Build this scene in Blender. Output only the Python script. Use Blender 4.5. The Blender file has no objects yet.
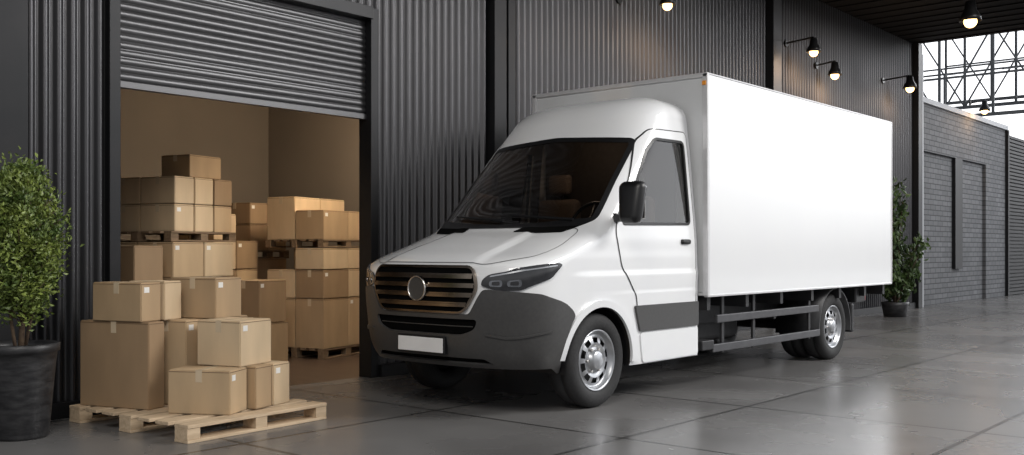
import bpy, bmesh, math, random
from mathutils import Vector, Matrix, geometry
random.seed(7)
scene=bpy.context.scene
scene.view_settings.view_transform='Standard'
COL=scene.collection
WL={}
pi=math.pi

# ---------------------------------------------------------------- materials
def mat(name,c1,c2=None,scale=8.0,rough=0.5,metal=0.0,bump=0.0,stretch=(1,1,1),coat=0.0,rvar=0.0,detail=4,emit=None,estr=0,spec=0.5):
    m=bpy.data.materials.new(name); m.use_nodes=True
    nt=m.node_tree; b=nt.nodes['Principled BSDF']
    b.inputs['Roughness'].default_value=rough; b.inputs['Metallic'].default_value=metal
    b.inputs['Base Color'].default_value=(*c1,1)
    b.inputs['Specular IOR Level'].default_value=spec
    b.inputs['Coat Weight'].default_value=coat
    b.inputs['Coat Roughness'].default_value=0.05
    tc=nt.nodes.new('ShaderNodeTexCoord'); mp=nt.nodes.new('ShaderNodeMapping')
    mp.inputs['Scale'].default_value=stretch
    nt.links.new(tc.outputs['Object'],mp.inputs['Vector'])
    nz=nt.nodes.new('ShaderNodeTexNoise'); nz.inputs['Scale'].default_value=scale; nz.inputs['Detail'].default_value=detail
    nt.links.new(mp.outputs['Vector'],nz.inputs['Vector'])
    if c2 is None: c2=tuple(x*0.93 for x in c1)
    r=nt.nodes.new('ShaderNodeValToRGB')
    r.color_ramp.elements[0].position=0.35; r.color_ramp.elements[0].color=(*c1,1)
    r.color_ramp.elements[1].position=0.65; r.color_ramp.elements[1].color=(*c2,1)
    nt.links.new(nz.outputs['Fac'],r.inputs['Fac']); nt.links.new(r.outputs['Color'],b.inputs['Base Color'])
    if rvar>0:
        mr=nt.nodes.new('ShaderNodeMapRange'); mr.inputs['To Min'].default_value=max(0.02,rough-rvar); mr.inputs['To Max'].default_value=rough+rvar
        nt.links.new(nz.outputs['Fac'],mr.inputs['Value']); nt.links.new(mr.outputs['Result'],b.inputs['Roughness'])
    if bump>0:
        bp=nt.nodes.new('ShaderNodeBump'); bp.inputs['Strength'].default_value=bump; bp.inputs['Distance'].default_value=0.01
        nt.links.new(nz.outputs['Fac'],bp.inputs['Height']); nt.links.new(bp.outputs['Normal'],b.inputs['Normal'])
    if emit:
        b.inputs['Emission Color'].default_value=(*emit,1); b.inputs['Emission Strength'].default_value=estr
    return m

M_white=mat('white_paint',(0.84,0.85,0.86),(0.82,0.83,0.85),3,0.22,0,0,coat=1.0)
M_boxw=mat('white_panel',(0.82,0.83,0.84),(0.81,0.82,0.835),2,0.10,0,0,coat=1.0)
M_boxf=mat('shaded_white_panel',(0.60,0.61,0.62),None,2,0.35)  # greyed copy of the white panel: front face's shade put into its colour
M_alu=mat('aluminium_trim',(0.62,0.62,0.63),(0.58,0.58,0.59),12,0.35,0.3)
M_bump=mat('dark_grey_plastic',(0.052,0.051,0.051),(0.060,0.059,0.058),40,0.36,0,0.02)
M_blk=mat('black_plastic',(0.008,0.008,0.009),None,30,0.4)
M_void=mat('intake_black',(0.003,0.003,0.003),None,30,0.9,spec=0.05)
M_rub=mat('tyre_rubber',(0.018,0.018,0.019),(0.026,0.026,0.027),60,0.75,0,0.15)
M_rim=mat('steel_rim',(0.50,0.51,0.53),(0.42,0.43,0.45),14,0.32,0.85)
M_chr=mat('chrome',(0.75,0.72,0.68),None,6,0.18,1.0)
M_strip=mat('lamp_strip',(0.45,0.46,0.48),None,6,0.25,0.8)
M_brz=mat('grille_bronze',(0.27,0.225,0.185),(0.22,0.185,0.15),10,0.24,1.0)
M_plate=mat('plate_white',(0.8,0.8,0.8),None,4,0.5)
M_int=mat('cab_interior',(0.05,0.042,0.036),(0.04,0.033,0.028),20,0.7)
M_seat=mat('seat_fabric',(0.16,0.12,0.09),(0.12,0.09,0.07),90,0.9,0,0.2)
M_chas=mat('chassis_black',(0.02,0.02,0.022),(0.03,0.03,0.032),12,0.5,0.3)
M_guard=mat('guard_grey',(0.085,0.085,0.09),(0.07,0.07,0.075),12,0.45,0.6)
M_seam=mat('panel_gap_grey',(0.14,0.14,0.145),None,12,0.6)
M_red=mat('tail_red',(0.35,0.02,0.02),None,10,0.3)
M_orange=mat('marker_orange',(0.8,0.3,0.03),None,10,0.3)
M_led=mat('headlamp_reflector',(0.30,0.31,0.33),None,10,0.15,1.0)
M_lens=mat('headlamp_dark',(0.022,0.023,0.026),(0.032,0.032,0.036),10,0.06,coat=0.6)
M_wall=mat('corrugated_metal',(0.078,0.078,0.083),(0.072,0.072,0.077),0.6,0.40,0.80,stretch=(1,1,0.1),detail=1)
M_post=mat('dark_steel_post',(0.013,0.014,0.016),(0.018,0.018,0.020),3,0.45,0.5)
M_shut=mat('shutter_metal',(0.115,0.115,0.12),(0.10,0.10,0.105),0.6,0.40,0.78,stretch=(0.3,1,1),detail=1)
M_plaster=mat('interior_plaster',(0.26,0.215,0.17),(0.21,0.175,0.14),0.5,0.85,0,0.05)
M_intfl=mat('interior_floor',(0.07,0.048,0.036),(0.10,0.068,0.05),3,0.3,0,0,stretch=(6,0.6,1))
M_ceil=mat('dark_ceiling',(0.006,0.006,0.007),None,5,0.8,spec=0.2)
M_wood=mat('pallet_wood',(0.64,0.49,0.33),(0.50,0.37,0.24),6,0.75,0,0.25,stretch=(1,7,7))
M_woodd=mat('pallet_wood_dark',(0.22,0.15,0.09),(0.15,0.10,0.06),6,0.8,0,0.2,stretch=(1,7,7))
M_tape=mat('packing_tape',(0.62,0.50,0.35),None,10,0.22)
M_seamc=mat('cardboard_seam',(0.16,0.10,0.055),None,10,0.8)
M_lab=mat('paper_label',(0.82,0.80,0.76),None,10,0.6)
M_pot=mat('black_pot',(0.014,0.014,0.016),(0.040,0.040,0.042),9,0.45,0,0.4,stretch=(1,1,3))
M_soil=mat('soil',(0.03,0.02,0.012),(0.06,0.04,0.025),40,0.95,0,0.5)
M_bark=mat('bark',(0.11,0.075,0.045),(0.07,0.045,0.03),25,0.9,0,0.4)
M_leaf=mat('leaf_green',(0.23,0.29,0.06),(0.06,0.105,0.022),7,0.45)
M_leaf2=mat('leaf_dark_green',(0.08,0.13,0.035),(0.025,0.05,0.015),3,0.5)
M_lamp=mat('lamp_black',(0.012,0.012,0.013),None,10,0.4,0.5)
M_bulb=mat('bulb_warm',(1,0.7,0.35),None,5,0.4,emit=(1.0,0.62,0.25),estr=5)
M_steel=mat('truss_steel',(0.10,0.11,0.12),(0.14,0.15,0.16),5,0.5,0.5)
M_cop=mat('light_coping',(0.45,0.46,0.48),None,5,0.6)
CARD=[]
for i,c in enumerate([(0.54,0.39,0.235),(0.45,0.315,0.185),(0.63,0.48,0.31),(0.35,0.235,0.135)]):
    CARD.append(mat('cardboard_%d'%i,c,tuple(x*0.86 for x in c),5,0.75,0,0.06,stretch=(1,1,0.3)))

def glass(name,tint,ior):
    m=bpy.data.materials.new(name); m.use_nodes=True; nt=m.node_tree
    for n in list(nt.nodes): nt.nodes.remove(n)
    o=nt.nodes.new('ShaderNodeOutputMaterial'); mx=nt.nodes.new('ShaderNodeMixShader')
    t=nt.nodes.new('ShaderNodeBsdfTransparent'); g=nt.nodes.new('ShaderNodeBsdfGlossy'); f=nt.nodes.new('ShaderNodeFresnel')
    t.inputs['Color'].default_value=(*tint,1); g.inputs['Roughness'].default_value=0.01; g.inputs['Color'].default_value=(0.95,0.95,0.95,1)
    f.inputs['IOR'].default_value=ior
    nt.links.new(f.outputs[0],mx.inputs[0]); nt.links.new(t.outputs[0],mx.inputs[1]); nt.links.new(g.outputs[0],mx.inputs[2]); nt.links.new(mx.outputs[0],o.inputs[0])
    return m
M_glass=glass('windscreen_glass',(0.88,0.85,0.82),3.2)
M_sglass=glass('door_glass',(0.80,0.80,0.80),1.8)

def brick_mat(name,c1,c2,mort,w,h,ms,offset,rough,axis,rvar=0.0,bump=0.3,lo=0.72,hi=1.25,det=7,ns=1.3):
    m=bpy.data.materials.new(name); m.use_nodes=True; nt=m.node_tree; b=nt.nodes['Principled BSDF']
    tc=nt.nodes.new('ShaderNodeTexCoord'); mp=nt.nodes.new('ShaderNodeMapping'); nt.links.new(tc.outputs['Object'],mp.inputs['Vector'])
    if axis=='xz': mp.inputs['Rotation'].default_value=(pi/2,0,0)
    br=nt.nodes.new('ShaderNodeTexBrick'); br.offset=offset
    br.inputs['Scale'].default_value=1.0; br.inputs['Brick Width'].default_value=w; br.inputs['Row Height'].default_value=h
    br.inputs['Mortar Size'].default_value=ms; br.inputs['Mortar Smooth'].default_value=0.1
    br.inputs['Color1'].default_value=(*c1,1); br.inputs['Color2'].default_value=(*c2,1); br.inputs['Mortar'].default_value=(*mort,1)
    nt.links.new(mp.outputs['Vector'],br.inputs['Vector'])
    nz=nt.nodes.new('ShaderNodeTexNoise'); nz.inputs['Scale'].default_value=ns; nz.inputs['Detail'].default_value=det; nz.inputs['Roughness'].default_value=0.5
    nt.links.new(mp.outputs['Vector'],nz.inputs['Vector'])
    mr=nt.nodes.new('ShaderNodeMapRange'); mr.inputs['From Min'].default_value=0.3; mr.inputs['From Max'].default_value=0.7
    mr.inputs['To Min'].default_value=lo; mr.inputs['To Max'].default_value=hi
    nt.links.new(nz.outputs['Fac'],mr.inputs['Value'])
    mu=nt.nodes.new('ShaderNodeMixRGB'); mu.blend_type='MULTIPLY'; mu.inputs[0].default_value=1
    nt.links.new(br.outputs['Color'],mu.inputs[1]); nt.links.new(mr.outputs['Result'],mu.inputs[2]); nt.links.new(mu.outputs[0],b.inputs['Base Color'])
    r2=nt.nodes.new('ShaderNodeMapRange'); r2.inputs['From Min'].default_value=0.3; r2.inputs['From Max'].default_value=0.7
    r2.inputs['To Min'].default_value=rough-rvar; r2.inputs['To Max'].default_value=rough+rvar
    nt.links.new(nz.outputs['Fac'],r2.inputs['Value']); nt.links.new(r2.outputs['Result'],b.inputs['Roughness'])
    bp=nt.nodes.new('ShaderNodeBump'); bp.inputs['Strength'].default_value=bump; bp.inputs['Distance'].default_value=0.004; bp.invert=True
    nt.links.new(br.outputs['Fac'],bp.inputs['Height']); nt.links.new(bp.outputs['Normal'],b.inputs['Normal'])
    return m
M_floor=brick_mat('slate_floor',(0.178,0.174,0.173),(0.148,0.145,0.144),(0.045,0.044,0.043),1.75,1.75,0.018,0.0,0.27,'xy',0.05,0.2,0.84,1.16,4,0.8)
M_brick=brick_mat('grey_brick',(0.15,0.154,0.163),(0.11,0.114,0.121),(0.045,0.045,0.05),0.34,0.12,0.012,0.5,0.75,'xz',0.05,0.8,0.85,1.15)

# ---------------------------------------------------------------- mesh helpers
def empty(name,loc,label,cat):
    o=bpy.data.objects.new(name,None); o.location=loc; o.empty_display_size=0.2; COL.objects.link(o)
    o['label']=label; o['category']=cat; WL[o.name]=Vector(loc); return o
def mk(name,verts,faces,m,parent=None,smooth=False,label=None,cat=None,kind=None,center=None):
    vs=[Vector(v) for v in verts]
    if center is None:
        mn=Vector([min(v[i] for v in vs) for i in range(3)]); mx=Vector([max(v[i] for v in vs) for i in range(3)])
        center=(mn+mx)/2
        if parent is None: center.z=mn.z
    center=Vector(center)
    me=bpy.data.meshes.new(name); me.from_pydata([tuple(v-center) for v in vs],[],faces); me.update()
    if m: me.materials.append(m)
    if smooth:
        for p in me.polygons: p.use_smooth=True
    o=bpy.data.objects.new(name,me); COL.objects.link(o)
    if parent is not None:
        o.parent=parent; o.location=center-WL[parent.name]
    else: o.location=center
    WL[o.name]=center
    if label: o['label']=label
    if cat: o['category']=cat
    if kind: o['kind']=kind
    return o
def bm_out(bm):
    vs=[v.co.copy() for v in bm.verts]; bm.verts.index_update()
    fs=[[v.index for v in f.verts] for f in bm.faces]; bm.free(); return vs,fs
def boxg(x0,x1,y0,y1,z0,z1,bev=0.0,seg=2):
    bm=bmesh.new(); bmesh.ops.create_cube(bm,size=1)
    for v in bm.verts:
        v.co=Vector(((x0+x1)/2+v.co.x*(x1-x0),(y0+y1)/2+v.co.y*(y1-y0),(z0+z1)/2+v.co.z*(z1-z0)))
    if bev>0: bmesh.ops.bevel(bm,geom=bm.edges[:]+bm.verts[:],offset=bev,segments=seg,affect='EDGES',profile=0.5)
    return bm_out(bm)
def cyl(p0,p1,r0,r1=None,seg=16,cap=True):
    r1=r0 if r1 is None else r1
    p0=Vector(p0);p1=Vector(p1); d=(p1-p0).normalized()
    a=d.orthogonal().normalized(); b=d.cross(a)
    vs=[];fs=[]
    for p,r in((p0,r0),(p1,r1)):
        for i in range(seg):
            t=2*pi*i/seg; vs.append(p+a*math.cos(t)*r+b*math.sin(t)*r)
    for i in range(seg):
        j=(i+1)%seg; fs.append([i,j,seg+j,seg+i])
    if cap: fs.append(list(range(seg))[::-1]); fs.append([seg+i for i in range(seg)])
    return vs,fs
def beam(p0,p1,w,h=None):
    h=h or w
    p0=Vector(p0);p1=Vector(p1); d=(p1-p0).normalized()
    up=Vector((0,0,1)) if abs(d.z)<0.95 else Vector((1,0,0))
    a=d.cross(up).normalized(); b=a.cross(d)
    vs=[p+a*sx*w/2+b*sy*h/2 for p in(p0,p1) for sx,sy in((-1,-1),(1,-1),(1,1),(-1,1))]
    return vs,[[3,2,1,0],[4,5,6,7],[0,1,5,4],[1,2,6,5],[2,3,7,6],[3,0,4,7]]
def join(*gs):
    V=[];F=[]
    for vs,fs in gs:
        n=len(V); V+=list(vs); F+=[[i+n for i in f] for f in fs]
    return V,F
def revolve(prof,c,axis='z',seg=32,sgn=1,closed=False,skip=None):
    c=Vector(c); vs=[];fs=[]; n=len(prof)
    for i in range(seg):
        t=2*pi*i/seg
        for r,h in prof:
            if axis=='z': vs.append(c+Vector((r*math.cos(t),r*math.sin(t),h)))
            else: vs.append(c+Vector((r*math.cos(t),h*sgn,r*math.sin(t))))
    for i in range(seg):
        j=(i+1)%seg
        for k in range(n if closed else n-1):
            k2=(k+1)%n
            if skip and skip(i,k): continue
            fs.append([i*n+k,j*n+k,j*n+k2,i*n+k2])
    return vs,fs

# ---------------------------------------------------------------- setting
WY=7.42
def struct(name,g,m,smooth=False):
    return mk(name,g[0],g[1],m,kind='structure',smooth=smooth)
def corr(name,x0,x1,z0,z1,y,pitch=0.105,dep=0.045,m=None):
    n=int((x1-x0)/pitch*12); vs=[];fs=[]
    for i in range(n+1):
        x=x0+(x1-x0)*i/n; s=math.sin(2*pi*(x-x0)/pitch); s=math.tanh(1.4*s)/math.tanh(1.4)
        yy=y-dep/2*s
        vs+=[(x,yy,z0),(x,yy,z1)]
    for i in range(n): fs.append([2*i,2*i+2,2*i+3,2*i+1])
    return struct(name,(vs,fs),m or M_wall,True)
DX0,DX1,DZ=3.90,6.48,2.53
struct('floor',([(-14,-14,0),(60,-14,0),(60,7.5,0),(-14,7.5,0)],[[0,1,2,3]]),M_floor)
struct('floor_interior',boxg(1.6,8.6,7.5,12,-0.1,0.0),M_intfl)
corr('wall_front_near',1.0,DX0-0.07,0.0,5.7,WY)
corr('wall_front_above_door',DX0-0.07,DX1+0.09,3.62,5.7,WY)
corr('wall_front_middle',DX1+0.09,8.22,0.0,5.7,WY)
corr('wall_front_long',8.62,15.0,0.0,5.7,WY)
corr('wall_front_far',15.3,21.9,0.0,5.7,WY)
struct('wall_backing_near',boxg(1.0,DX0-0.02,7.46,7.54,0,5.7),M_plaster)
struct('wall_backing_far',boxg(DX1+0.02,22.2,7.46,7.54,0,5.7),M_plaster)
struct('wall_backing_lintel',boxg(DX0-0.02,DX1+0.02,7.50,7.54,DZ+0.9,5.7),M_plaster)
struct('wall_back',boxg(1.5,8.75,12,12.1,0,3.4),M_plaster)
struct('wall_right',boxg(8.6,8.7,7.54,12,0,3.4),M_plaster)
struct('wall_left',boxg(1.5,1.6,7.54,12,0,3.4),M_plaster)
struct('ceiling_interior',boxg(1.5,8.7,7.54,12.1,3.4,3.5),M_plaster)
T=1
def trim(g,m=M_post):
    global T
    o=struct('trim_%d'%T,g,m); T+=1; return o
trim(boxg(2.88,3.16,7.28,7.46,0,5.7,0.006))
trim(boxg(DX0-0.09,DX0,7.36,7.55,0,3.62,0.004))
trim(boxg(DX1,DX1+0.10,7.37,7.55,0,3.62,0.004))
trim(boxg(DX0,DX1,7.33,7.50,3.50,3.62,0.004))
trim(boxg(8.22,8.42,7.30,7.46,0,5.7,0.006))
trim(boxg(8.50,8.62,7.34,7.46,0,5.7,0.006))
trim(boxg(8.42,8.50,7.42,7.46,0,5.7))
trim(boxg(15.0,15.3,7.28,7.46,0,5.7,0.006))
trim(boxg(21.9,22.15,7.28,7.6,0,5.7,0.006))
trim(boxg(22.2,22.28,7.30,7.4,0,5.5,0.004),M_cop)
trim(boxg(1.0,3.80,7.33,7.40,0,0.12,0.004))
trim(boxg(6.58,21.9,7.33,7.40,0,0.12,0.004))
# roller shutter
vs=[];fs=[];pz=0.062;n=int((3.52-DZ)/pz)*10
for i in range(n+1):
    z=DZ+0.05+(3.52-DZ-0.05)*i/n; ph=((z-DZ)/pz)%1.0
    y=7.47-0.014*math.sin(pi*ph)**0.7
    vs+=[(DX0,y,z),(DX1,y,z)]
for i in range(n): fs.append([2*i,2*i+1,2*i+3,2*i+2])
g=join((vs,fs),boxg(DX0,DX1,7.435,7.49,DZ,DZ+0.055,0.004))
struct('door_1',g,M_shut)
# canopy ceiling
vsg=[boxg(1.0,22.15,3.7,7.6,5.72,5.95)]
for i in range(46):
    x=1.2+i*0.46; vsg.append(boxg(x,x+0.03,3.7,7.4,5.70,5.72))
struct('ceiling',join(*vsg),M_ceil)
# brick annex wall with shallow panel
struct('wall_brick',join(boxg(22.28,22.6,7.42,7.8,0,4.5),boxg(22.6,27.4,7.42,7.8,3.45,4.5),boxg(22.6,27.4,7.50,7.8,0,3.45),boxg(27.4,29.2,7.42,7.8,0,4.5)),M_brick)
trim(boxg(24.9,25.45,7.42,7.52,0.80,3.45,0.005),M_post)
trim(boxg(22.28,29.3,7.36,7.86,4.5,4.62,0.005),M_cop)
g=[]
for i in range(44): g.append(boxg(29.3,36,7.40,7.5,0.02+i*0.1,0.09+i*0.1))
struct('wall_louvre',join(*g,boxg(29.3,36,7.48,7.6,0,4.4)),M_post)
trim(boxg(29.2,29.34,7.34,7.5,0,4.5,0.004))

# ---------------------------------------------------------------- steel trusses outside
def truss(x,y0,y1,z0,z1,n):
    g=[beam((x,y0,z0),(x,y1,z0),0.10),beam((x,y0,z1),(x,y1,z1),0.10),beam((x,y0,(z0+z1)/2),(x,y1,(z0+z1)/2),0.05)]
    for i in range(n+1):
        y=y0+(y1-y0)*i/n; g.append(beam((x,y,0 if i in(0,n) else z0),(x,y,z1),0.07))
        if i<n:
            y2=y0+(y1-y0)*(i+1)/n
            a,b=(z0,z1) if i%2 else (z1,z0)
            g.append(beam((x,y,a),(x,y2,b),0.045))
    G=join(*g); return mk('steel_truss',G[0],G[1],M_steel,label='dark steel lattice truss frame above the brick annex',cat='truss')
for x,z0 in((31.0,5.2),(33.5,5.8),(36.5,6.4)):
    o=truss(x,2.2,11.2,z0,z0+2.6,6); o['group']='steel lattice trusses'
g=join(*[beam((30.5,y,6.4),(37.5,y,7.6),0.06) for y in(3.0,4.6,6.2,7.8,9.4)],beam((30.5,2.2,6.3),(30.5,11.2,6.3),0.06),*[beam((30.5,y,6.4),(30.5,y,0),0.05) for y in (9.4,)])
mk('roof_purlins',g[0],g[1],M_steel,label='thin steel purlins spanning the lattice trusses',cat='roof beams')

# ---------------------------------------------------------------- cab surface
YC=5.55; XR=7.93
TAB=[(0.28,5.66,0.83,0.50,2.9),(0.36,5.52,0.885,0.53,2.9),(0.50,5.44,0.925,0.56,2.9),(0.70,5.405,0.945,0.58,2.85),(0.90,5.39,0.953,0.58,2.85),(1.04,5.395,0.958,0.58,2.85),(1.12,5.42,0.961,0.57,2.85),
(1.175,5.52,0.961,0.55,2.9),(1.25,5.76,0.958,0.53,2.9),(1.33,6.01,0.956,0.49,2.9),(1.41,6.23,0.950,0.44,2.9),(1.50,6.37,0.942,0.40,2.9),(1.85,6.71,0.910,0.36,2.9),(2.2,7.04,0.875,0.36,2.9),(2.42,7.22,0.845,0.40,2.9)]
VT=2.42; VE=VT+0.6*0.985
def prof(v):
    if v>=VT:
        ph=(v-VT)/0.6*pi/2
        return VT+0.235*math.sin(ph),7.22+0.20*math.sin(ph)+0.26*(1-math.cos(ph)),0.845*max(math.cos(ph),0.001)**0.42,0.40*max(0.3,math.cos(ph)),2.9
    v=max(v,TAB[0][0])
    for i in range(len(TAB)-1):
        if v<=TAB[i+1][0]: break
    a=TAB[i];b=TAB[i+1];h=b[0]-a[0];t=(v-a[0])/h; out=[v]
    def sl(j,k):
        if j<=0: return (TAB[1][k]-TAB[0][k])/(TAB[1][0]-TAB[0][0])
        if j>=len(TAB)-1: return (TAB[-1][k]-TAB[-2][k])/(TAB[-1][0]-TAB[-2][0])
        s1=(TAB[j][k]-TAB[j-1][k])/(TAB[j][0]-TAB[j-1][0]); s2=(TAB[j+1][k]-TAB[j][k])/(TAB[j+1][0]-TAB[j][0])
        return 0 if s1*s2<=0 else 2*s1*s2/(s1+s2)
    for k in(1,2,3,4):
        m0=sl(i,k)*h;m1=sl(i+1,k)*h
        out.append((2*t**3-3*t*t+1)*a[k]+(t**3-2*t*t+t)*m0+(-2*t**3+3*t*t)*b[k]+(t**3-t*t)*m1)
    return out
def sst(e0,e1,x):
    t=max(0,min(1,(x-e0)/(e1-e0))); return t*t*(3-2*t)
def P0(t,v):
    z,xf,W,c,NE=prof(v); s=-1 if t<0 else 1; a=abs(t)
    if a<=1:
        th=a*pi/2; y=W*math.sin(th)**(2/NE); x=xf+c*(1-max(0,math.cos(th))**(2/NE))
        if 1.09<v<1.46:
            z+=0.025*math.sin(pi*(v-1.09)/0.37)*(1-sst(0.40,0.45,y-(1.46-v)*0.25))
    else:
        x=xf+c+(a-1)*(XR-xf-c)
        Wm=W+(0.958-W)*sst(0,0.5,a-1) if v<0.9 else W
        y=Wm
        if v<1.3: y+=0.012*min(1,(a-1)*6)*(max(0,1-(v-1.05)/0.03) if v>1.05 else math.exp(-((v-1.05)/0.22)**2))
    return Vector((x,YC+s*y,z))
def Pn(t,v):
    e=0.006
    d1=P0(t+e,v)-P0(t-e,v); d2=P0(t,min(v+e,VT+0.6))-P0(t,v-e)
    n=-(d1.cross(d2))
    return n.normalized() if n.length>1e-12 else Vector((0,0,1))
def P(t,v,off=0): return P0(t,v)+(Pn(t,v)*off if off else Vector())
def yz(y,z):
    _,xf,W,c,NE=prof(z); q=min(1,abs(y)/W); t=math.asin(q**(NE/2))/(pi/2); return ((-t if y<0 else t),z)
def xz(x,z,s):
    _,xf,W,c,NE=prof(z)
    if x>=xf+c: t=1+(x-xf-c)/(XR-xf-c)
    else:
        q=max(0,1-(x-xf)/c); t=math.acos(q**(NE/2))/(pi/2)
    return (s*t,z)
def dens(p,d=0.04):
    out=[]
    for i in range(len(p)):
        a=p[i];b=p[(i+1)%len(p)]; n=max(1,int(math.hypot(b[0]-a[0],b[1]-a[1])/d))
        for k in range(n): out.append((a[0]+(b[0]-a[0])*k/n,a[1]+(b[1]-a[1])*k/n))
    return out
def rnd(p,r,seg=5):
    out=[];n=len(p)
    for i in range(n):
        a=Vector(p[i-1]);b=Vector(p[i]);c=Vector(p[(i+1)%n])
        l=min(r,(a-b).length*0.45,(c-b).length*0.45)
        s=b+(a-b).normalized()*l;e=b+(c-b).normalized()*l
        for k in range(seg+1):
            t=k/seg; q=s*(1-t)**2+b*2*t*(1-t)+e*t*t; out.append((q.x,q.y))
    return out
def scl(p,f,g=None):
    g=g or f; cx=(min(a for a,b in p)+max(a for a,b in p))/2; cy=(min(b for a,b in p)+max(b for a,b in p))/2
    return [(cx+(a-cx)*f,cy+(b-cy)*g) for a,b in p]
def inset(p,d):
    A=sum(p[i][0]*p[(i+1)%len(p)][1]-p[(i+1)%len(p)][0]*p[i][1] for i in range(len(p)))
    sg=1 if A>0 else -1; out=[];n=len(p)
    for i in range(n):
        a=Vector(p[i-1]);c=Vector(p[(i+1)%n]); t=(c-a)
        if t.length<1e-9: out.append(p[i]); continue
        t.normalize(); nn=Vector((-t.y,t.x))*sg; out.append((p[i][0]+nn.x*d,p[i][1]+nn.y*d))
    return out
def inp(x,y,p):
    r=False;j=len(p)-1
    for i in range(len(p)):
        xi,yi=p[i];xj,yj=p[j]
        if (yi>y)!=(yj>y) and x<(xj-xi)*(y-yi)/(yj-yi)+xi: r=not r
        j=i
    return r
def panel(name,outer,holes,off,th,m,parent,dt=0.05,dv=0.05,smooth=True,label=None):
    pts=[];edges=[]
    for pl in [outer]+holes:
        b=len(pts);n=len(pl); pts+=[Vector(q) for q in pl]; edges+=[(b+i,b+(i+1)%n) for i in range(n)]
    t0=min(q[0] for q in outer);t1=max(q[0] for q in outer);v0=min(q[1] for q in outer);v1=max(q[1] for q in outer)
    nt=int((t1-t0)/dt)+1;nv=int((v1-v0)/dv)+1
    for i in range(nt):
        for j in range(nv):
            x=t0+(i+0.5)*(t1-t0)/nt;y=v0+(j+0.5)*(v1-v0)/nv
            if inp(x,y,outer): pts.append(Vector((x,y)))
    r=geometry.delaunay_2d_cdt(pts,edges,[],0,1e-5)
    fs=[]
    for f in r[2]:
        c=sum((r[0][i] for i in f),Vector((0,0)))/len(f)
        if inp(c.x,c.y,outer) and not any(inp(c.x,c.y,h) for h in holes): fs.append(list(f)[::-1])
    used=sorted({i for f in fs for i in f}); mp={k:i for i,k in enumerate(used)}
    V=[P(r[0][k].x,r[0][k].y,off) for k in used]; F=[[mp[i] for i in f] for f in fs]
    o=mk(name,V,F,m,parent,smooth,label=label)
    if th>0:
        s=o.modifiers.new('thickness','SOLIDIFY'); s.thickness=th; s.offset=-1
        ed=o.modifiers.new('split','EDGE_SPLIT'); ed.split_angle=math.radians(40)
    return o
def poly_yz(p,d=0.04): return [yz(*q) for q in dens(p,d)]
def poly_xz(p,s,d=0.03): return [xz(q[0],q[1],s) for q in dens(p,d)]

truck=empty('delivery_truck',(9.0,YC,0),'white box truck with dark grey bumper parked beside corrugated wall','truck')
WX,WZ,WR=6.43,0.375,0.43
WS=rnd([(-0.845,1.485),(-0.4,1.445),(0,1.435),(0.4,1.445),(0.845,1.485),(0.79,2.20),(0,2.25),(-0.79,2.20)],0.05)
SW=dens(rnd([(6.74,1.46),(7.20,2.10),(7.34,2.215),(7.81,2.22),(7.81,1.48)],0.05),0.03)
arch=[(WX+WR*math.cos(a),WZ+WR*math.sin(a)) for a in [math.radians(-12+204*i/30) for i in range(31)]]
arch=[(x,max(z,0.30)) for x,z in arch]+[(WX-WR,0.2),(WX+WR,0.2)]
def arch_t(s): return [(xz(x,max(z,0.28),s)[0],z) for x,z in arch]
body_out=dens([(-2,0.3),(-1.05,0.3),(-0.9,0.37),(0.9,0.37),(1.05,0.3),(2,0.3),(2,VE),(-2,VE)],0.08)
holes=[poly_yz(WS)]+[poly_xz(SW,s) for s in(-1,1)]+[arch_t(s) for s in(-1,1)]
panel('cab_body',body_out,holes,0,0,M_white,truck,0.025,0.016)
panel('cab_lining',body_out,[poly_yz(scl(WS,0.98))]+[poly_xz(inset(SW,0.01),s) for s in(-1,1)]+[arch_t(s) for s in(-1,1)],-0.035,0,M_int,truck,0.08,0.08)
vv=[0.3+(VE-0.3)*i/50 for i in range(51)]
V=[(XR-0.002,YC-prof(v)[2],prof(v)[0]) for v in vv]+[(XR-0.002,YC+prof(v)[2],prof(v)[0]) for v in vv[::-1]]
mk('cab_rear_panel',V,[list(range(len(V)))],M_white,truck)
g=boxg(XR-0.05,XR-0.03,YC-0.76,YC+0.76,0.85,2.4); mk('cab_rear_lining',g[0],g[1],M_int,truck)
panel('windshield',poly_yz(WS),[],-0.002,0,M_glass,truck,0.08,0.08)
WSd=dens(WS,0.04)
panel('windshield_seal',[yz(*q) for q in inset(WSd,-0.012)],[[yz(*q) for q in inset(WSd,0.028)]],0.003,0.004,M_blk,truck,0.04,0.04)
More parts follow.
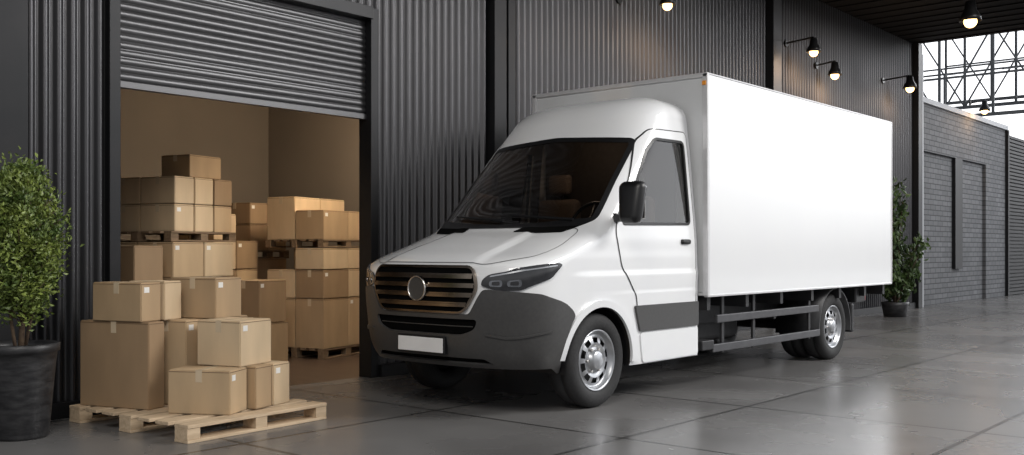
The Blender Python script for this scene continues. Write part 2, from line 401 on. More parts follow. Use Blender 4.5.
for s in(-1,1):
    panel('door_window',poly_xz(SW,s),[],-0.002,0,M_sglass,truck,0.05,0.05)
    door=dens(rnd([(6.985,0.60),(6.93,0.88),(6.72,1.12),(6.65,1.40),(6.69,1.50),(7.16,2.18),(7.32,2.295),(7.87,2.31),(7.88,1.5),(7.88,0.60)],0.05),0.03)
    dt=[xz(q[0],q[1],s) for q in door]; d2=[xz(min(q[0],7.925),q[1],s) for q in inset(door,-0.010)]
    panel('door_gap',d2,[dt],0.004,0,M_blk,truck,0.05,0.05)
    dr=panel('door',dt,[poly_xz(inset(SW,-0.004),s)],0.006,0.012,M_white,truck,0.03,0.016)
    panel('window_seal',[xz(q[0],q[1],s) for q in inset(SW,-0.010)],[[xz(q[0],q[1],s) for q in inset(SW,0.014)]],0.012,0.012,M_blk,dr,0.04,0.04)
    h=boxg(7.64,7.78,YC+s*0.96-0.03,YC+s*0.96+0.03,1.30,1.345,0.018,3)
    mk('door_handle',h[0],h[1],M_blk,dr,True)
    panel('side_cladding',poly_xz(rnd([(6.975,0.57),(7.92,0.57),(7.92,0.79),(6.90,0.79)],0.02),s),[],0.020,0.02,M_bump,truck,0.1,0.1,label='dark grey lower cladding band')
    panel('sill_step',poly_xz(rnd([(7.02,0.31),(7.92,0.31),(7.92,0.56),(6.985,0.56)],0.03),s),[],0.012,0.02,M_white,truck,0.1,0.1)
    ao=[(WX+0.48*math.cos(a),WZ+0.48*math.sin(a)) for a in [math.radians(-5+180*i/36) for i in range(37)]]
    ai=[(WX+0.425*math.cos(a),WZ+0.425*math.sin(a)) for a in [math.radians(175-180*i/36) for i in range(37)]]
    panel('wheel_arch_flare',[xz(x,z,s) for x,z in ao+ai],[],0.024,0.025,M_white,truck,0.08,0.05)
    V=[];F=[]
    for i in range(25):
        a=math.radians(-10+200*i/24)
        for yy in(0.93,0.50): V.append((WX+0.435*math.cos(a),YC+s*yy,WZ+0.435*math.sin(a)))
    for i in range(24): F.append([2*i,2*i+1,2*i+3,2*i+2])
    n=len(V); V+= [(WX+0.435*math.cos(math.radians(-10+200*i/24)),YC+s*0.50,WZ+0.435*math.sin(math.radians(-10+200*i/24))) for i in range(25)]
    F.append(list(range(n,n+25)))
    mk('wheel_well',V,F,M_blk,truck)
    tx=lambda x,z: xz(x,z,1)
    ty=lambda y,z: yz(y,z)
    hl=[ty(0.580,0.985),ty(0.70,0.950),ty(0.84,0.952),tx(5.64,0.980),tx(5.81,1.040),tx(5.93,1.135),tx(5.90,1.152),tx(5.74,1.138),tx(5.58,1.114),ty(0.76,1.090),ty(0.64,1.068),ty(0.59,1.03)]
    hl=rnd(hl,0.025,4)
    H=panel('headlight',dens([(s*a,b) for a,b in (hl if s>0 else hl[::-1])],0.05),[],0.014,0.02,M_lens,truck,0.05,0.03,label='dark wrap-around headlight')
    for k,(ya,yb) in enumerate(((0.645,0.735),(0.765,0.845))):
        rr=rnd([ty(ya,0.980),ty(yb,0.976),ty(yb,1.030+0.005*k),ty(ya,1.022)],0.03,4)
        panel('headlight_reflector',dens([(s*a,b) for a,b in rr],0.05),[],0.018,0.004,M_led,H,0.1,0.1)
        rr=scl(rr,0.6,0.6)
        panel('headlight_bulb',dens([(s*a,b) for a,b in rr],0.05),[],0.020,0.003,M_lens,H,0.1,0.1)
    st=[ty(0.65,1.048),tx(5.60,1.090),tx(5.86,1.128),tx(5.865,1.136),tx(5.60,1.100),ty(0.65,1.058)]
    panel('headlight_strip',dens([(s*a,b) for a,b in st],0.05),[],0.018,0.005,M_strip,H,0.1,0.1)
    vt=[(s*0.28,1.378),(s*0.70,1.390),(s*0.78,1.440),(s*0.30,1.424)]
    panel('cowl_vent',poly_yz(rnd(vt,0.01)),[],0.007,0.004,M_void,truck,0.05,0.05)
    if s<0:
        my=YC+s*1.13
        mw,mh0,mh1=0.105,1.46,1.80
        m0=boxg(6.55,6.68,my-mw,my+mw,mh0,mh1,0.06,5)
        V=[Vector((v.x+(v.z-1.64)*0.12, my+(v.y-my)*(0.88+0.30*(v.z-1.47)/0.34), v.z)) for v in m0[0]]
        mi=mk('side_mirror',V,m0[1],M_blk,truck,True)
        g=boxg(6.685,6.692,my-mw+0.03,my+mw-0.03,mh0+0.04,mh1-0.04,0.003); mk('mirror_glass',g[0],g[1],M_chr,mi)
        g=join(beam((6.68,YC+s*0.92,1.50),(6.62,my,1.52),0.06,0.05),boxg(6.66,6.82,YC+s*0.925-0.02,YC+s*0.925+0.02,1.43,1.55,0.01)); mk('mirror_arm',g[0],g[1],M_blk,mi)
cw=[(-0.78,1.442),(-0.3,1.427),(0.3,1.427),(0.78,1.442),(0.83,1.478),(0.4,1.438),(0,1.433),(-0.4,1.438),(-0.83,1.478)]
panel('cowl_panel',poly_yz(cw),[],0.004,0.003,M_blk,truck,0.06,0.06)
hd=dens(rnd([(-0.60,1.14),(0.60,1.14),(0.84,1.20),(0.86,1.28),(0.80,1.425),(-0.80,1.425),(-0.86,1.28),(-0.84,1.20)],0.05),0.04)
panel('hood_seam',[yz(*q) for q in hd],[[yz(*q) for q in inset(hd,0.005)]],0.003,0,M_seam,truck,0.6,0.6)
# bumper
def bump_poly():
    q=[(0.0,0.375),(0.5,0.375),(0.9,0.365),(xz(5.98,0.32,1)[0],0.32),(xz(6.00,0.33,1)[0],0.33),(xz(5.985,0.50,1)[0],0.50),(xz(6.03,0.66,1)[0],0.66),(xz(6.09,0.75,1)[0],0.75),(xz(6.06,0.79,1)[0],0.79),
       (xz(5.93,0.865,1)[0],0.865),(xz(5.72,0.925,1)[0],0.925),(yz(0.84,0.940)[0],0.940),(yz(0.60,0.960)[0],0.960),(yz(0.56,0.90)[0],0.90),(yz(0.48,0.77)[0],0.77)]
    full=[(-a,b) for a,b in q[1:]]
    return dens(rnd(q+full[::-1],0.03,4),0.05)
BP=bump_poly()
slot=rnd([(-0.40,0.615),(0.40,0.615),(0.52,0.66),(0.55,0.735),(-0.55,0.735),(-0.52,0.66)],0.05)
low=rnd([(-0.62,0.405),(0.62,0.405),(0.56,0.445),(-0.56,0.445)],0.015)
bp=panel('bumper',BP,[poly_yz(slot),poly_yz(low)],0.022,0.035,M_bump,truck,0.04,0.04,label='dark grey plastic front bumper')
panel('air_intake',poly_yz(scl(slot,1.04,1.1)),[],0.002,0,M_void,bp,0.1,0.1)
panel('air_intake',poly_yz(scl(low,1.04,1.3)),[],0.004,0,M_void,bp,0.1,0.1)
panel('intake_bar',poly_yz([(-0.50,0.675),(0.50,0.675),(0.50,0.681),(-0.50,0.681)]),[],0.006,0.004,M_bump,bp,0.1,0.1)
for s in(-1,1):
    rb=[yz(0.60,0.62),yz(0.74,0.595),xz(5.60,0.60,1),xz(5.82,0.64,1),xz(5.82,0.652,1),xz(5.60,0.616,1),yz(0.74,0.612),yz(0.62,0.634)]
    panel('bumper_ridge',dens([(s*a,b) for a,b in rb],0.05),[],0.034,0.014,M_bump,bp,0.1,0.1)
x0=P(0,0.53,0.022).x
g=boxg(x0-0.03,x0+0.01,YC-0.26,YC+0.26,0.455,0.592,0.006); lp=mk('plate_holder',g[0],g[1],M_blk,bp)
g=boxg(x0-0.036,x0-0.029,YC-0.245,YC+0.245,0.468,0.579,0.003); mk('license_plate',g[0],g[1],M_plate,lp,label='blank white licence plate')
# grille
GR=rnd([(-0.44,0.785),(0.44,0.785),(0.555,0.96),(0.52,1.11),(-0.52,1.11),(-0.555,0.96)],0.06)
gr=panel('grille',poly_yz(GR),[],0.020,0.015,M_void,truck,0.06,0.06,label='black grille with bronze horizontal slats')
GRd=dens(GR,0.04)
panel('grille_frame',[yz(*q) for q in inset(GRd,-0.008)],[[yz(*q) for q in inset(GRd,0.007)]],0.032,0.026,M_brz,gr,0.1,0.1)
for k,z in enumerate((0.845,0.915,0.985,1.052)):
    w=(0.47,0.52,0.535,0.52)[k]
    for za,zb,oo in((z-0.017,z+0.004,0.038),(z+0.004,z+0.016,0.030)):
        panel('grille_slat',poly_yz([(-w,za),(w,za),(w,zb),(-w,zb)]),[],oo,0.022,M_brz,gr,0.1,0.1)
ec=P(0,0.955,0.052)
g=revolve([(0.085,-0.015),(0.098,-0.015),(0.100,-0.004),(0.095,0.006),(0.089,0.006),(0.085,0.0)],(0,0,0),'z',40,closed=True)
rot=Matrix.Rotation(-pi/2,4,'Y')
em=mk('emblem',[rot@v+ec for v in g[0]],g[1],M_chr,gr,True,label='thin round metal emblem ring')
g=cyl(ec+Vector((0.016,0,0)),ec+Vector((0.004,0,0)),0.087,0.087,32); mk('emblem_disc',g[0],g[1],M_bump,gr,False)
for y0,y1 in((-0.70,-0.05),(-0.02,0.62)):
    z0,z1=1.455,1.525
    panel('wiper',poly_yz([(y0,z0+0.02),(y1,z1),(y1,z1+0.012),(y0,z0+0.036)]),[],0.024,0.012,M_blk,truck,0.1,0.1)
# interior
g=boxg(6.55,6.98,YC-0.86,YC+0.86,1.02,1.44,0.08,4); mk('dashboard',g[0],g[1],M_int,truck,True)
g=boxg(6.3,7.9,YC-0.86,YC+0.86,0.82,0.86); mk('cab_floor',g[0],g[1],M_int,truck)
bpx=revolve([(0.19+0.016*math.cos(a),0.016*math.sin(a)) for a in [2*pi*i/8 for i in range(8)]],(0,0,0),'z',32,closed=True)
R=Matrix.Rotation(math.radians(-60),4,'Y'); c=Vector((7.02,YC-0.42,1.50))
sg=join(bpx,beam((-0.19,0,0),(0.19,0,0),0.03,0.02),beam((0,0,0),(0,0.19,0),0.03,0.02),cyl((0,0,-0.12),(0,0,0.01),0.045))
mk('steering_wheel',[R@Vector(v)+c for v in sg[0]],sg[1],M_blk,truck,True)
for yy in(-0.42,0.42):
    g=boxg(7.2,7.66,YC+yy-0.25,YC+yy+0.25,1.0,1.16,0.05,3); st=mk('seat',g[0],g[1],M_seat,truck,True)
    g=boxg(7.60,7.74,YC+yy-0.24,YC+yy+0.24,1.12,1.74,0.06,3); mk('seat_backrest',g[0],g[1],M_seat,st,True)
    g=boxg(7.64,7.73,YC+yy-0.13,YC+yy+0.13,1.78,1.98,0.04,3); mk('seat_headrest',g[0],g[1],M_seat,st,True)

# ---------------------------------------------------------------- wheels
def wheel(x,s,yo,full=True):
    R0=WZ; w=0.24; S=s
    c=(x,YC+s*yo,R0)
    pr=[(0.235,-0.02),(0.27,0.002),(0.32,0.006),(0.355,-0.008),(R0-0.004,-0.03),(R0,-0.05),(R0,-0.09),(R0-0.012,-0.094),(R0-0.012,-0.102),(R0,-0.106),(R0,-w+0.05),(R0-0.02,-w+0.01),(0.31,-w-0.002),(0.225,-w+0.02)]
    g=revolve(pr,c,'y',64,S,closed=True)
    W_=mk('wheel',g[0],g[1],M_rub,truck,True,label='black tyre on silver steel rim')
    g=revolve([(0.238,-0.03),(0.215,-0.12),(0.2,-0.13),(0.001,-0.13)],c,'y',40,S); mk('brake_drum',g[0],g[1],M_blk,W_,True)
    if not full: return
    pr=[(0.238,-0.03),(0.246,-0.012),(0.238,-0.006),(0.226,-0.02),(0.212,-0.05),(0.200,-0.055),(0.187,-0.045),(0.182,-0.040),(0.140,-0.028),(0.135,-0.028),(0.115,-0.04),(0.10,-0.045),(0.085,-0.03),(0.075,-0.005),(0.06,0.004),(0.0005,0.008)]
    def skip(i,k): return k==7 and (i%8) in(1,2,3,4,5)
    g=revolve(pr,c,'y',80,S,skip=skip)
    mk('rim',g[0],g[1],M_rim,W_,True)
    for i in range(6):
        a=2*pi*i/6; px=c[0]+0.097*math.cos(a);pz=c[2]+0.097*math.sin(a)
        g=cyl((px,c[1]-S*0.045,pz),(px,c[1]-S*0.022,pz),0.012,0.012,6)
        mk('wheel_nut',g[0],g[1],M_chr,W_)
RXW=11.02
for s in(-1,1):
    wheel(WX,s,0.935); wheel(RXW,s,0.94); wheel(RXW,s,0.67,False)
for x in (WX,RXW):
    g=cyl((x,YC-0.8,WZ),(x,YC+0.8,WZ),0.06); mk('axle',g[0],g[1],M_chas,truck)
# ---------------------------------------------------------------- cargo box
BX0,BX1,BY0,BY1,BZ0,BZ1=7.96,12.55,4.50,6.54,0.835,2.85
g=boxg(BX0+0.012,BX1-0.012,BY0+0.004,BY1-0.004,BZ0,BZ1-0.004,0.004)
cb=mk('cargo_box',g[0],g[1],M_boxw,truck,label='glossy white box body')
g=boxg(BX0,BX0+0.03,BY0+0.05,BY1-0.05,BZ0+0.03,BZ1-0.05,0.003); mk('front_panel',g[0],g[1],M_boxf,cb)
def tb(*a): 
    g=boxg(*a,0.006,2); mk('edge_trim',g[0],g[1],M_alu,cb)
tb(BX0-0.012,BX0+0.03,BY0-0.003,BY0+0.05,BZ0,BZ1)
tb(BX0-0.012,BX0+0.03,BY1-0.05,BY1+0.006,BZ0,BZ1)
tb(BX0-0.012,BX0+0.03,BY0,BY1,BZ1-0.035,BZ1+0.004)
tb(BX0,BX1,BY0-0.003,BY0+0.04,BZ1-0.014,BZ1+0.003)
tb(BX0,BX1,BY0-0.003,BY0+0.04,BZ0-0.012,BZ0+0.012)
tb(BX1-0.02,BX1+0.012,BY0-0.003,BY0+0.05,BZ0,BZ1)
tb(BX0,BX1,BY1-0.04,BY1+0.006,BZ1-0.014,BZ1+0.003)
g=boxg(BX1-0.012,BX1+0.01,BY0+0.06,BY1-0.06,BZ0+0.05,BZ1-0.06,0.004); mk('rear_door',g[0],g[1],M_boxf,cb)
g=boxg(BX0-0.022,BX0-0.010,BY0+0.01,BY0+0.05,BZ1-0.11,BZ1-0.07,0.004); mk('marker_lamp',g[0],g[1],M_orange,cb)
for s in(-1,1):
    g=boxg(7.6,12.3,YC+s*0.38-0.04,YC+s*0.38+0.04,0.50,0.70,0.005); mk('chassis_rail',g[0],g[1],M_chas,truck)
for x in(8.05,8.8,9.55,10.3,11.05,11.8,12.4):
    g=boxg(x,x+0.06,BY0+0.06,BY1-0.06,0.70,0.825); mk('cross_member',g[0],g[1],M_chas,truck)
g=boxg(8.5,9.9,YC-0.33,YC+0.3,0.30,0.62,0.05,3); mk('fuel_tank',g[0],g[1],M_chas,truck)
for s in(-1,1):
    yg=YC+s*0.95
    bars=[boxg(8.28,10.55,yg-0.02,yg+0.02,0.57,0.645,0.008),boxg(8.20,10.58,yg-0.02,yg+0.02,0.30,0.375,0.008)]
    sg=mk('side_guard',*join(*bars),M_guard,truck,label='dark grey twin-bar side guard')
    for x in(8.42,9.05,10.35):
        g=boxg(x,x+0.05,yg-s*0.025-0.012,yg-s*0.025+0.012,0.28,0.84,0.004); mk('guard_bracket',g[0],g[1],M_chas,sg)
    g=boxg(8.0,8.22,yg-0.22*(s>0)-0.02,yg+0.22*(s<0)+0.02,0.33,0.42,0.01); mk('box_step',g[0],g[1],M_chas,truck)
    V=[];F=[]
    for i in range(21):
        a=math.radians(-8+196*i/20)
        for r in(0.43,0.45):
            for yy in(0.96,0.44): V.append((RXW+r*math.cos(a),YC+s*yy,0.37+r*math.sin(a)))
    for i in range(20):
        b=4*i
        for p,q in((0,1),(1,3),(3,2),(2,0)): F.append([b+p,b+q,b+4+q,b+4+p])
    mk('mudguard',V,F,M_chas,truck,True)
    g=boxg(11.52,11.60,YC+s*0.72-0.23,YC+s*0.72+0.23,0.28,0.62,0.02); mk('mud_flap',g[0],g[1],M_chas,truck)
    g=boxg(11.70,12.0,YC+s*0.84-0.09,YC+s*0.84+0.09,0.62,0.80,0.02); tl=mk('tail_lamp_bracket',g[0],g[1],M_chas,truck)
    g=boxg(12.0,12.03,YC+s*0.84-0.08,YC+s*0.84+0.08,0.64,0.78,0.01); mk('tail_lamp',g[0],g[1],M_red,tl)

# ---------------------------------------------------------------- cardboard boxes
def cbox(x,y,z,a,b,h,rot,tone=0,group=None,label=None,tape=True,lab=False):
    A=Vector((math.cos(rot),math.sin(rot),0)); B=Vector((-math.sin(rot),math.cos(rot),0))
    c=Vector((x,y,z))+A*a/2+B*b/2
    bm=bmesh.new(); bmesh.ops.create_cube(bm,size=1)
    for v in bm.verts: v.co=Vector((v.co.x*a,v.co.y*b,(v.co.z+0.5)*h))
    bmesh.ops.bevel(bm,geom=bm.edges[:],offset=0.006,segments=2,affect='EDGES')
    vs,fs=bm_out(bm)
    g2=boxg(-a/2+0.008,a/2-0.008,-b/2+0.008,-0.0025,h-0.002,h+0.0025); g3=boxg(-a/2+0.008,a/2-0.008,0.0025,b/2-0.008,h-0.002,h+0.0025)
    vs,fs=join((vs,fs),g2,g3)
    me=bpy.data.meshes.new('cardboard_box'); me.from_pydata([tuple(v) for v in vs],[],fs); me.materials.append(CARD[tone])
    o=bpy.data.objects.new('cardboard_box',me); COL.objects.link(o); o.location=c; o.rotation_euler=(0,0,rot)
    o['label']=label or 'closed tan cardboard box taped shut in a warehouse stack'; o['category']='box'
    if group: o['group']=group
    def ch(nm,g,m):
        mm=bpy.data.meshes.new(nm); mm.from_pydata([tuple(v) for v in g[0]],[],g[1]); mm.materials.append(m)
        k=bpy.data.objects.new(nm,mm); COL.objects.link(k); k.parent=o
    if tape:
        w=0.024; dz=min(0.08,h*0.28)
        ch('packing_tape',join(boxg(-a/2-0.0015,a/2+0.0015,-w,w,h+0.002,h+0.004),boxg(-a/2-0.002,-a/2+0.001,-w,w,h-dz,h+0.004),boxg(a/2-0.001,a/2+0.002,-w,w,h-dz,h+0.004)),M_tape)
        ch('flap_seam',join(boxg(-a/2+0.006,a/2-0.006,-b/2-0.001,-b/2+0.001,h-0.012,h-0.008),boxg(-a/2-0.001,-a/2+0.001,-b/2+0.006,b/2-0.006,h-0.012,h-0.008)),M_seamc)
    if lab:
        ch('shipping_label',boxg(-a/2+0.03,-a/2+0.08,-b/2-0.002,-b/2+0.001,h-0.07,h-0.03),M_lab)
    return o
def pallet(x,y,z,a,b,h,rot,m,label,nb=7):
    A=Vector((math.cos(rot),math.sin(rot),0)); B=Vector((-math.sin(rot),math.cos(rot),0))
    c=Vector((x,y,z))+A*a/2+B*b/2
    t=h*0.2
    gs=[]
    bw=b/nb*0.72
    for i in range(nb):
        yy=-b/2+bw/2+(b-bw)*i/(nb-1); gs.append(boxg(-a/2,a/2,yy-bw/2,yy+bw/2,h-t,h,0.003,1))
    for i in range(3):
        yy=-b/2+bw/2+(b-bw)*i/2; gs.append(boxg(-a/2,a/2,yy-bw/2,yy+bw/2,0,t*0.9,0.003,1))
    g=join(*gs)
    me=bpy.data.meshes.new('wooden_pallet'); me.from_pydata([tuple(v) for v in g[0]],[],g[1]); me.materials.append(m)
    o=bpy.data.objects.new('wooden_pallet',me); COL.objects.link(o); o.location=c; o.rotation_euler=(0,0,rot); o['label']=label; o['category']='pallet'
    for i in range(3):
        for j in range(3):
            xx=-a/2+0.05+(a-0.1)*i/2; yy=-b/2+bw/2+(b-bw)*j/2
            g=boxg(xx-0.05,xx+0.05,yy-bw/2+0.005,yy+bw/2-0.005,t*0.9,h-t,0.002,1)
            mm=bpy.data.meshes.new('pallet_block'); mm.from_pydata([tuple(v) for v in g[0]],[],g[1]); mm.materials.append(m)
            k=bpy.data.objects.new('pallet_block',mm); COL.objects.link(k); k.parent=o
    return o
r4=math.radians(4); r18=math.radians(18); r15=math.radians(15); r32=math.radians(30)
pallet(3.5,5.75,0,1.20,1.42,0.12,r4,M_wood,'light pine wooden pallet carrying cardboard boxes on slate floor')
FG='cardboard boxes on the light pallet'
def fb(x,y,z,a,b,h,tone,lab,desc,r=r18): cbox(x,y,z,a,b,h,r,tone,FG,desc,True,lab)
fb(3.90,5.88,0.121,0.26,0.46,0.30,0,True,'low tan cardboard box at the pallet front corner',r32)
fb(4.16,5.955,0.121,0.185,0.46,0.30,1,False,'small tan cardboard box between two low boxes')
fb(4.35,6.01,0.121,0.20,0.46,0.30,2,True,'low pale cardboard box at the pallet edge')
fb(4.07,6.01,0.425,0.36,0.38,0.32,2,True,'tan cardboard box stacked on low boxes')
fb(3.93,6.48,0.121,0.31,0.37,0.615,0,True,'tall tan cardboard box standing on the pallet')
fb(3.65,6.50,0.121,0.16,0.64,0.615,3,False,'large tall brown cardboard box on the pallet')
fb(4.26,6.58,0.121,0.36,0.42,0.615,1,False,'tall tan cardboard box behind the stacked boxes')
fb(3.62,6.55,0.741,0.20,0.45,0.275,1,True,'tan cardboard box atop the tall brown box')
fb(3.83,6.60,0.741,0.18,0.34,0.28,2,False,'pale cardboard box beside another atop tall boxes')
fb(4.15,6.44,0.741,0.30,0.43,0.30,1,True,'tan cardboard box atop tall boxes')

def stack(x,y,rot,layers,group,tones=(0,1,2,0,2,3)):
    A=Vector((math.cos(rot),math.sin(rot),0)); B=Vector((-math.sin(rot),math.cos(rot),0))
    for (z,h,na,a,nb,b,skips) in layers:
        for i in range(na):
            for j in range(nb):
                if (i,j) in skips: continue
                p=Vector((x,y,0))+A*(i*a)+B*(j*b)
                cbox(p.x,p.y,z,a-0.012,b-0.012,h-0.006,rot+random.uniform(-0.01,0.01),random.choice(tones),group,None,True,random.random()<0.25)
dl='brown wooden pallet under warehouse cardboard boxes'
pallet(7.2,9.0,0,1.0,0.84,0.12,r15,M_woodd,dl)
stack(7.2,9.0,r15,[(0.122,0.57,2,0.5,2,0.41,[])],'boxes stacked beside the plaster wall',(1,2,0))
stack(7.2,9.0,r15,[(0.695,0.33,2,0.5,2,0.41,[])],'boxes stacked beside the plaster wall',(2,3,0))
stack(7.2,9.0,r15,[(1.03,0.245,2,0.5,2,0.41,[(0,1)])],'boxes stacked beside the plaster wall',(0,1,2,0))
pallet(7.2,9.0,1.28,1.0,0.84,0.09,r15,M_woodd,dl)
stack(7.2,9.0,r15,[(1.372,0.34,2,0.5,1,0.41,[])],'boxes stacked beside the plaster wall',(0,1))
stack(7.2-0.106,9.0+0.396,r15,[(1.372,0.50,2,0.5,1,0.41,[])],'boxes stacked beside the plaster wall',(0,2))
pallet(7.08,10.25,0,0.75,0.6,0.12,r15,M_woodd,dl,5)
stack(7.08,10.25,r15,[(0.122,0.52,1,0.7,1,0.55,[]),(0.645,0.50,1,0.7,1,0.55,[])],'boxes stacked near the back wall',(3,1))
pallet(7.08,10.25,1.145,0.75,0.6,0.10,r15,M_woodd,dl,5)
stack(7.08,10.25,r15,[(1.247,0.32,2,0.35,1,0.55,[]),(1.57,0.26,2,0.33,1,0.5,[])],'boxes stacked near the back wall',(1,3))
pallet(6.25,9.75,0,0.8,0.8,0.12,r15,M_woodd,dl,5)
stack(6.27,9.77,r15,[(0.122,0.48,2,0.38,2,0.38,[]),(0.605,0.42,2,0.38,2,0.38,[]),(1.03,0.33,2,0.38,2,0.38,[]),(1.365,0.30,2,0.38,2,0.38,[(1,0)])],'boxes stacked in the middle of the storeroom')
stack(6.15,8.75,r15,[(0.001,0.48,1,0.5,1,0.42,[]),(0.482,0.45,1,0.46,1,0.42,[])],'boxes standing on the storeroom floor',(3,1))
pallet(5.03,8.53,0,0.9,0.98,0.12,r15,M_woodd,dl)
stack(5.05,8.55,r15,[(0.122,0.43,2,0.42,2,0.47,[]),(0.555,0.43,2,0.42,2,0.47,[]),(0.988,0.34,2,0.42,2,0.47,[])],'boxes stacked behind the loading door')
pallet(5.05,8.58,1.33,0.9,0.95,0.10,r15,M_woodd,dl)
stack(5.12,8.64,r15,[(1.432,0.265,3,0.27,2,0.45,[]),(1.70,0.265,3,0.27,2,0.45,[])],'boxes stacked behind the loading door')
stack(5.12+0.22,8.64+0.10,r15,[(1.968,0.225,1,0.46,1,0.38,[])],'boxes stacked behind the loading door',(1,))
stack(4.55,8.35,r15,[(0.001,0.50,1,0.42,1,0.5,[]),(0.502,0.45,1,0.40,1,0.48,[]),(0.953,0.34,1,0.36,1,0.45,[])],'boxes standing beside the loading door')

# ---------------------------------------------------------------- plants
def leaves(pts,size,rng):
    V=[];F=[]
    for p,nrm in pts:
        d=Vector((rng.uniform(-1,1),rng.uniform(-1,1),rng.uniform(-0.4,1))).normalized()
        d=(d+nrm*0.6).normalized(); sd=d.cross(Vector((rng.uniform(-1,1),rng.uniform(-1,1),rng.uniform(-1,1)))).normalized()
        s=size*rng.uniform(0.7,1.3); up=d.cross(sd)*0.12*s
        b=len(V); V+=[p-d*s*0.5,p+sd*s*0.27+up,p+d*s*0.5,p-sd*s*0.27+up,p+up*-0.4]
        F+=[[b,b+1,b+4],[b+1,b+2,b+4],[b+2,b+3,b+4],[b+3,b,b+4]]
    return V,F
rng=random.Random(3)
pc=Vector((2.91,6.82,0))
pl=empty('potted_shrub',pc,'bushy green shrub in a black ribbed pot beside corrugated wall','plant')
pr=[(r*0.96,z) for r,z in [(0.001,0.0),(0.17,0.0),(0.18,0.02),(0.225,0.50),(0.235,0.57),(0.250,0.575),(0.252,0.625),(0.235,0.63),(0.222,0.60),(0.215,0.55),(0.001,0.55)]]
g=revolve(pr,pc,'z',48); mk('pot',g[0],g[1],M_pot,pl,True)
g=revolve([(0.200,0.575),(0.1,0.585),(0.001,0.59)],pc,'z',24); mk('soil',g[0],g[1],M_soil,pl,True)
tg=[cyl(pc+Vector((0,0,0.56)),pc+Vector((0.02,0.01,0.9)),0.02,0.016,10),cyl(pc+Vector((0.02,0.01,0.9)),pc+Vector((0.0,0,1.6)),0.016,0.006,8),
    cyl(pc+Vector((0.03,0.02,0.56)),pc+Vector((0.08,-0.06,1.0)),0.013,0.009,8),cyl(pc+Vector((-0.03,0.0,0.56)),pc+Vector((-0.07,0.06,1.0)),0.013,0.009,8)]
pts=[]
nb=80
for i in range(nb):
    f=(i+0.5)/nb; z=0.84+0.90*f; a=i*2.399+rng.uniform(-0.3,0.3)
    env=0.290*(math.sin(pi*min(1,max(0.02,(f*0.86+0.10))))**0.6)*(1.0-0.20*f)
    l=env*rng.uniform(0.82,1.06)
    tip=pc+Vector((l*math.cos(a),l*math.sin(a),z+0.08)); root=pc+Vector((0,0,z-0.10))
    tg.append(cyl(root,tip,0.006,0.002,5))
    for k in range(140):
        q=root.lerp(tip,rng.uniform(0.35,1.05)); sp=0.040
        p=q+Vector((rng.gauss(0,sp),rng.gauss(0,sp),rng.gauss(0,sp*1.1))); pts.append((p,(p-pc-Vector((0,0,1.2))).normalized()))
for i in range(400):
    p=pc+Vector((rng.gauss(0,0.06),rng.gauss(0,0.06),rng.uniform(1.68,1.82))); pts.append((p,Vector((0,0,1))))
g=join(*tg); mk('trunk',g[0],g[1],M_bark,pl,True)
g=leaves(pts,0.035,rng); mk('foliage',g[0],g[1],M_leaf,pl)
pc=Vector((18.85,6.70,0))
pl=empty('potted_tree',pc,'leafy green plant in a dark pot beside the wall end','plant')
g=revolve([(0.001,0),(0.20,0),(0.24,0.22),(0.25,0.28),(0.22,0.28),(0.21,0.24),(0.001,0.24)],pc,'z',32); mk('pot',g[0],g[1],M_pot,pl,True)
tg=[];pts=[]
for i in range(24):
    a=rng.uniform(-1.9,0.9); l=rng.uniform(0.25,0.62); h=rng.uniform(0.55,1.65)
    if i<5: h=rng.uniform(2.0,2.5); l=rng.uniform(0.05,0.22)
    if i%4==1: a+=pi
    if i%4==1: l*=0.6
    tip=pc+Vector((l*math.cos(a),l*math.sin(a),h)); tg.append(cyl(pc+Vector((0,0,0.24)),tip,0.014,0.004,6))
    for k in range(60):
        f=rng.uniform(0.45,1.08); q=(pc+Vector((0,0,0.24))).lerp(tip,f)+Vector((rng.gauss(0,0.08),rng.gauss(0,0.06),rng.gauss(0,0.09)))
        q.y=min(q.y,7.3); q.z=max(q.z,0.12); pts.append((q,Vector((0,0,1))))
g=join(*tg); mk('trunk',g[0],g[1],M_bark,pl,True)
g=leaves(pts,0.13,rng); mk('foliage',g[0],g[1],M_leaf2,pl)

# ---------------------------------------------------------------- lamps
def point(loc,e,col=(1,0.62,0.33),r=0.05,name='lamp_light'):
    l=bpy.data.lights.new(name,'POINT'); l.energy=e; l.color=col; l.shadow_soft_size=r
    o=bpy.data.objects.new(name,l); o.location=loc; COL.objects.link(o); return o
def shade(c,par,s=1.0):
    pr=[(0.03*s,0.13*s),(0.05*s,0.12*s),(0.06*s,0.04*s),(0.10*s,-0.03*s),(0.11*s,-0.08*s),(0.105*s,-0.08*s),(0.09*s,-0.03*s),(0.05*s,0.03*s),(0.001,0.045*s)]
    g=revolve(pr,c,'z',28); mk('lamp_shade',g[0],g[1],M_lamp,par,True)
    bm=bmesh.new(); bmesh.ops.create_uvsphere(bm,u_segments=16,v_segments=10,radius=0.066*s)
    for v in bm.verts: v.co+=Vector(c)+Vector((0,0,-0.085*s))
    g=bm_out(bm); mk('bulb',g[0],g[1],M_bulb,par,True)
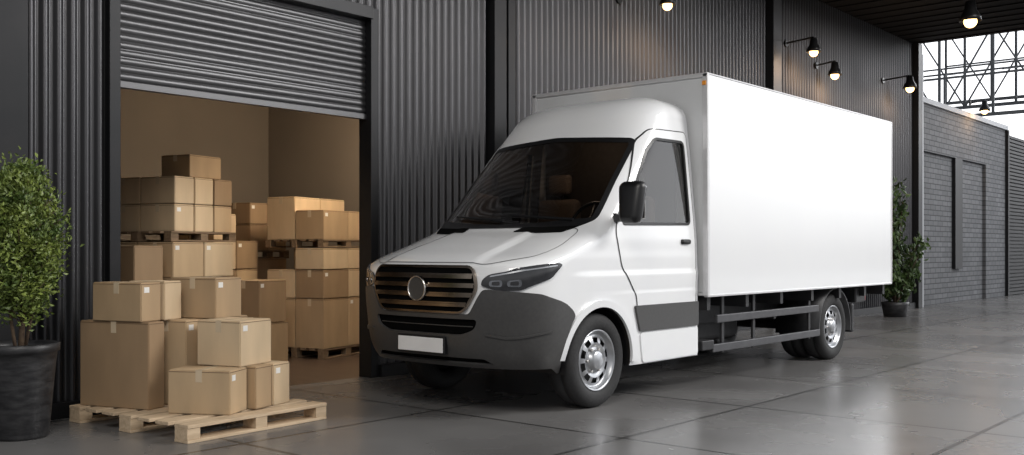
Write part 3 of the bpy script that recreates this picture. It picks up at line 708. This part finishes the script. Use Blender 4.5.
def wall_lamp(x,z,l=0.5,s=1.0,yw=7.40):
    e=empty('wall_lamp',(x,yw,z),'black metal wall lamp with warm glowing bulb on an arm','lamp'); e['group']='warm wall lamps along the facade'
    g=cyl((x,yw,z+0.12),(x,yw-0.03,z+0.12),0.06,0.06,16); mk('wall_plate',g[0],g[1],M_lamp,e)
    g=join(cyl((x,yw,z+0.12),(x,yw-l,z+0.16),0.015,0.015,8),cyl((x,yw-l,z+0.165),(x,yw-l,z+0.08),0.02,0.02,8)); mk('lamp_arm',g[0],g[1],M_lamp,e)
    shade((x,yw-l,z),e,s); point((x,yw-l,z-0.28),14,r=0.25)
def pendant(x,y,z,zt,s=1.0,label='black metal pendant lamp with warm bulb hanging from ceiling'):
    e=empty('pendant_lamp',(x,y,z),label,'lamp')
    g=cyl((x,y,z+0.1),(x,y,zt),0.008,0.008,6); mk('lamp_rod',g[0],g[1],M_lamp,e)
    shade((x,y,z),e,s)
wall_lamp(15.68,4.60,0.5,1.1); wall_lamp(16.9,4.40,0.35,1.1); wall_lamp(20.1,4.55,0.55,1.2)
wall_lamp(10.75,4.40,0.75,0.95)
pendant(17.5,4.98,5.18,5.68,1.6)
wall_lamp(26.0,4.75,0.35,1.2,7.42)
point((7.35,YC,2.25),2.6,(1,0.76,0.55),0.08,'cab_fill_light')  # added fill so the seats show through the windscreen, not a fitted dome lamp

# ---------------------------------------------------------------- lighting
def area(loc,tgt,size,e,col,sy=None):
    l=bpy.data.lights.new('area','AREA'); l.energy=e; l.color=col; l.shape='RECTANGLE'; l.size=size; l.size_y=sy or size
    o=bpy.data.objects.new('area_light',l); o.location=loc; d=Vector(tgt)-Vector(loc); o.rotation_euler=d.to_track_quat('-Z','Y').to_euler(); COL.objects.link(o)
area((12.5,-4,8),(9.0,5,1.8),4,1150,(1,0.975,0.94))
area((0,1,6.5),(5.5,6,0.8),3,300,(1,0.955,0.89))
area((7.2,8.4,3.3),(7.0,10.0,1.2),1.0,100,(1,0.82,0.61))
area((30,1,7),(22,6,0),6,750,(0.97,0.98,1.0))
w=bpy.data.worlds.new('world'); scene.world=w; w.use_nodes=True
nt=w.node_tree; bg=nt.nodes['Background']
tc=nt.nodes.new('ShaderNodeTexCoord'); sp=nt.nodes.new('ShaderNodeSeparateXYZ'); rp=nt.nodes.new('ShaderNodeValToRGB')
nt.links.new(tc.outputs['Generated'],sp.inputs[0]); nt.links.new(sp.outputs['Z'],rp.inputs['Fac'])
rp.color_ramp.elements[0].position=0.0; rp.color_ramp.elements[0].color=(0.24,0.24,0.25,1)
rp.color_ramp.elements[1].position=0.6; rp.color_ramp.elements[1].color=(0.36,0.38,0.41,1)
e=rp.color_ramp.elements.new(0.10); e.color=(0.95,0.96,0.98,1)
e=rp.color_ramp.elements.new(0.28); e.color=(0.80,0.82,0.86,1)
nt.links.new(rp.outputs['Color'],bg.inputs['Color'])
ms=nt.nodes.new('ShaderNodeMapRange'); ms.inputs['From Min'].default_value=0.3; ms.inputs['From Max'].default_value=1.0; ms.inputs['To Min'].default_value=0.66; ms.inputs['To Max'].default_value=2.2
nt.links.new(sp.outputs['X'],ms.inputs['Value']); nt.links.new(ms.outputs['Result'],bg.inputs['Strength'])

cam=bpy.data.cameras.new('camera'); cam.lens=34.98; cam.sensor_width=36; cam.shift_y=0.022; cam.clip_end=200
co=bpy.data.objects.new('camera',cam); co.location=(0,0,1.25); co.rotation_euler=(pi/2,0,-math.radians(49.38)); COL.objects.link(co); scene.camera=co
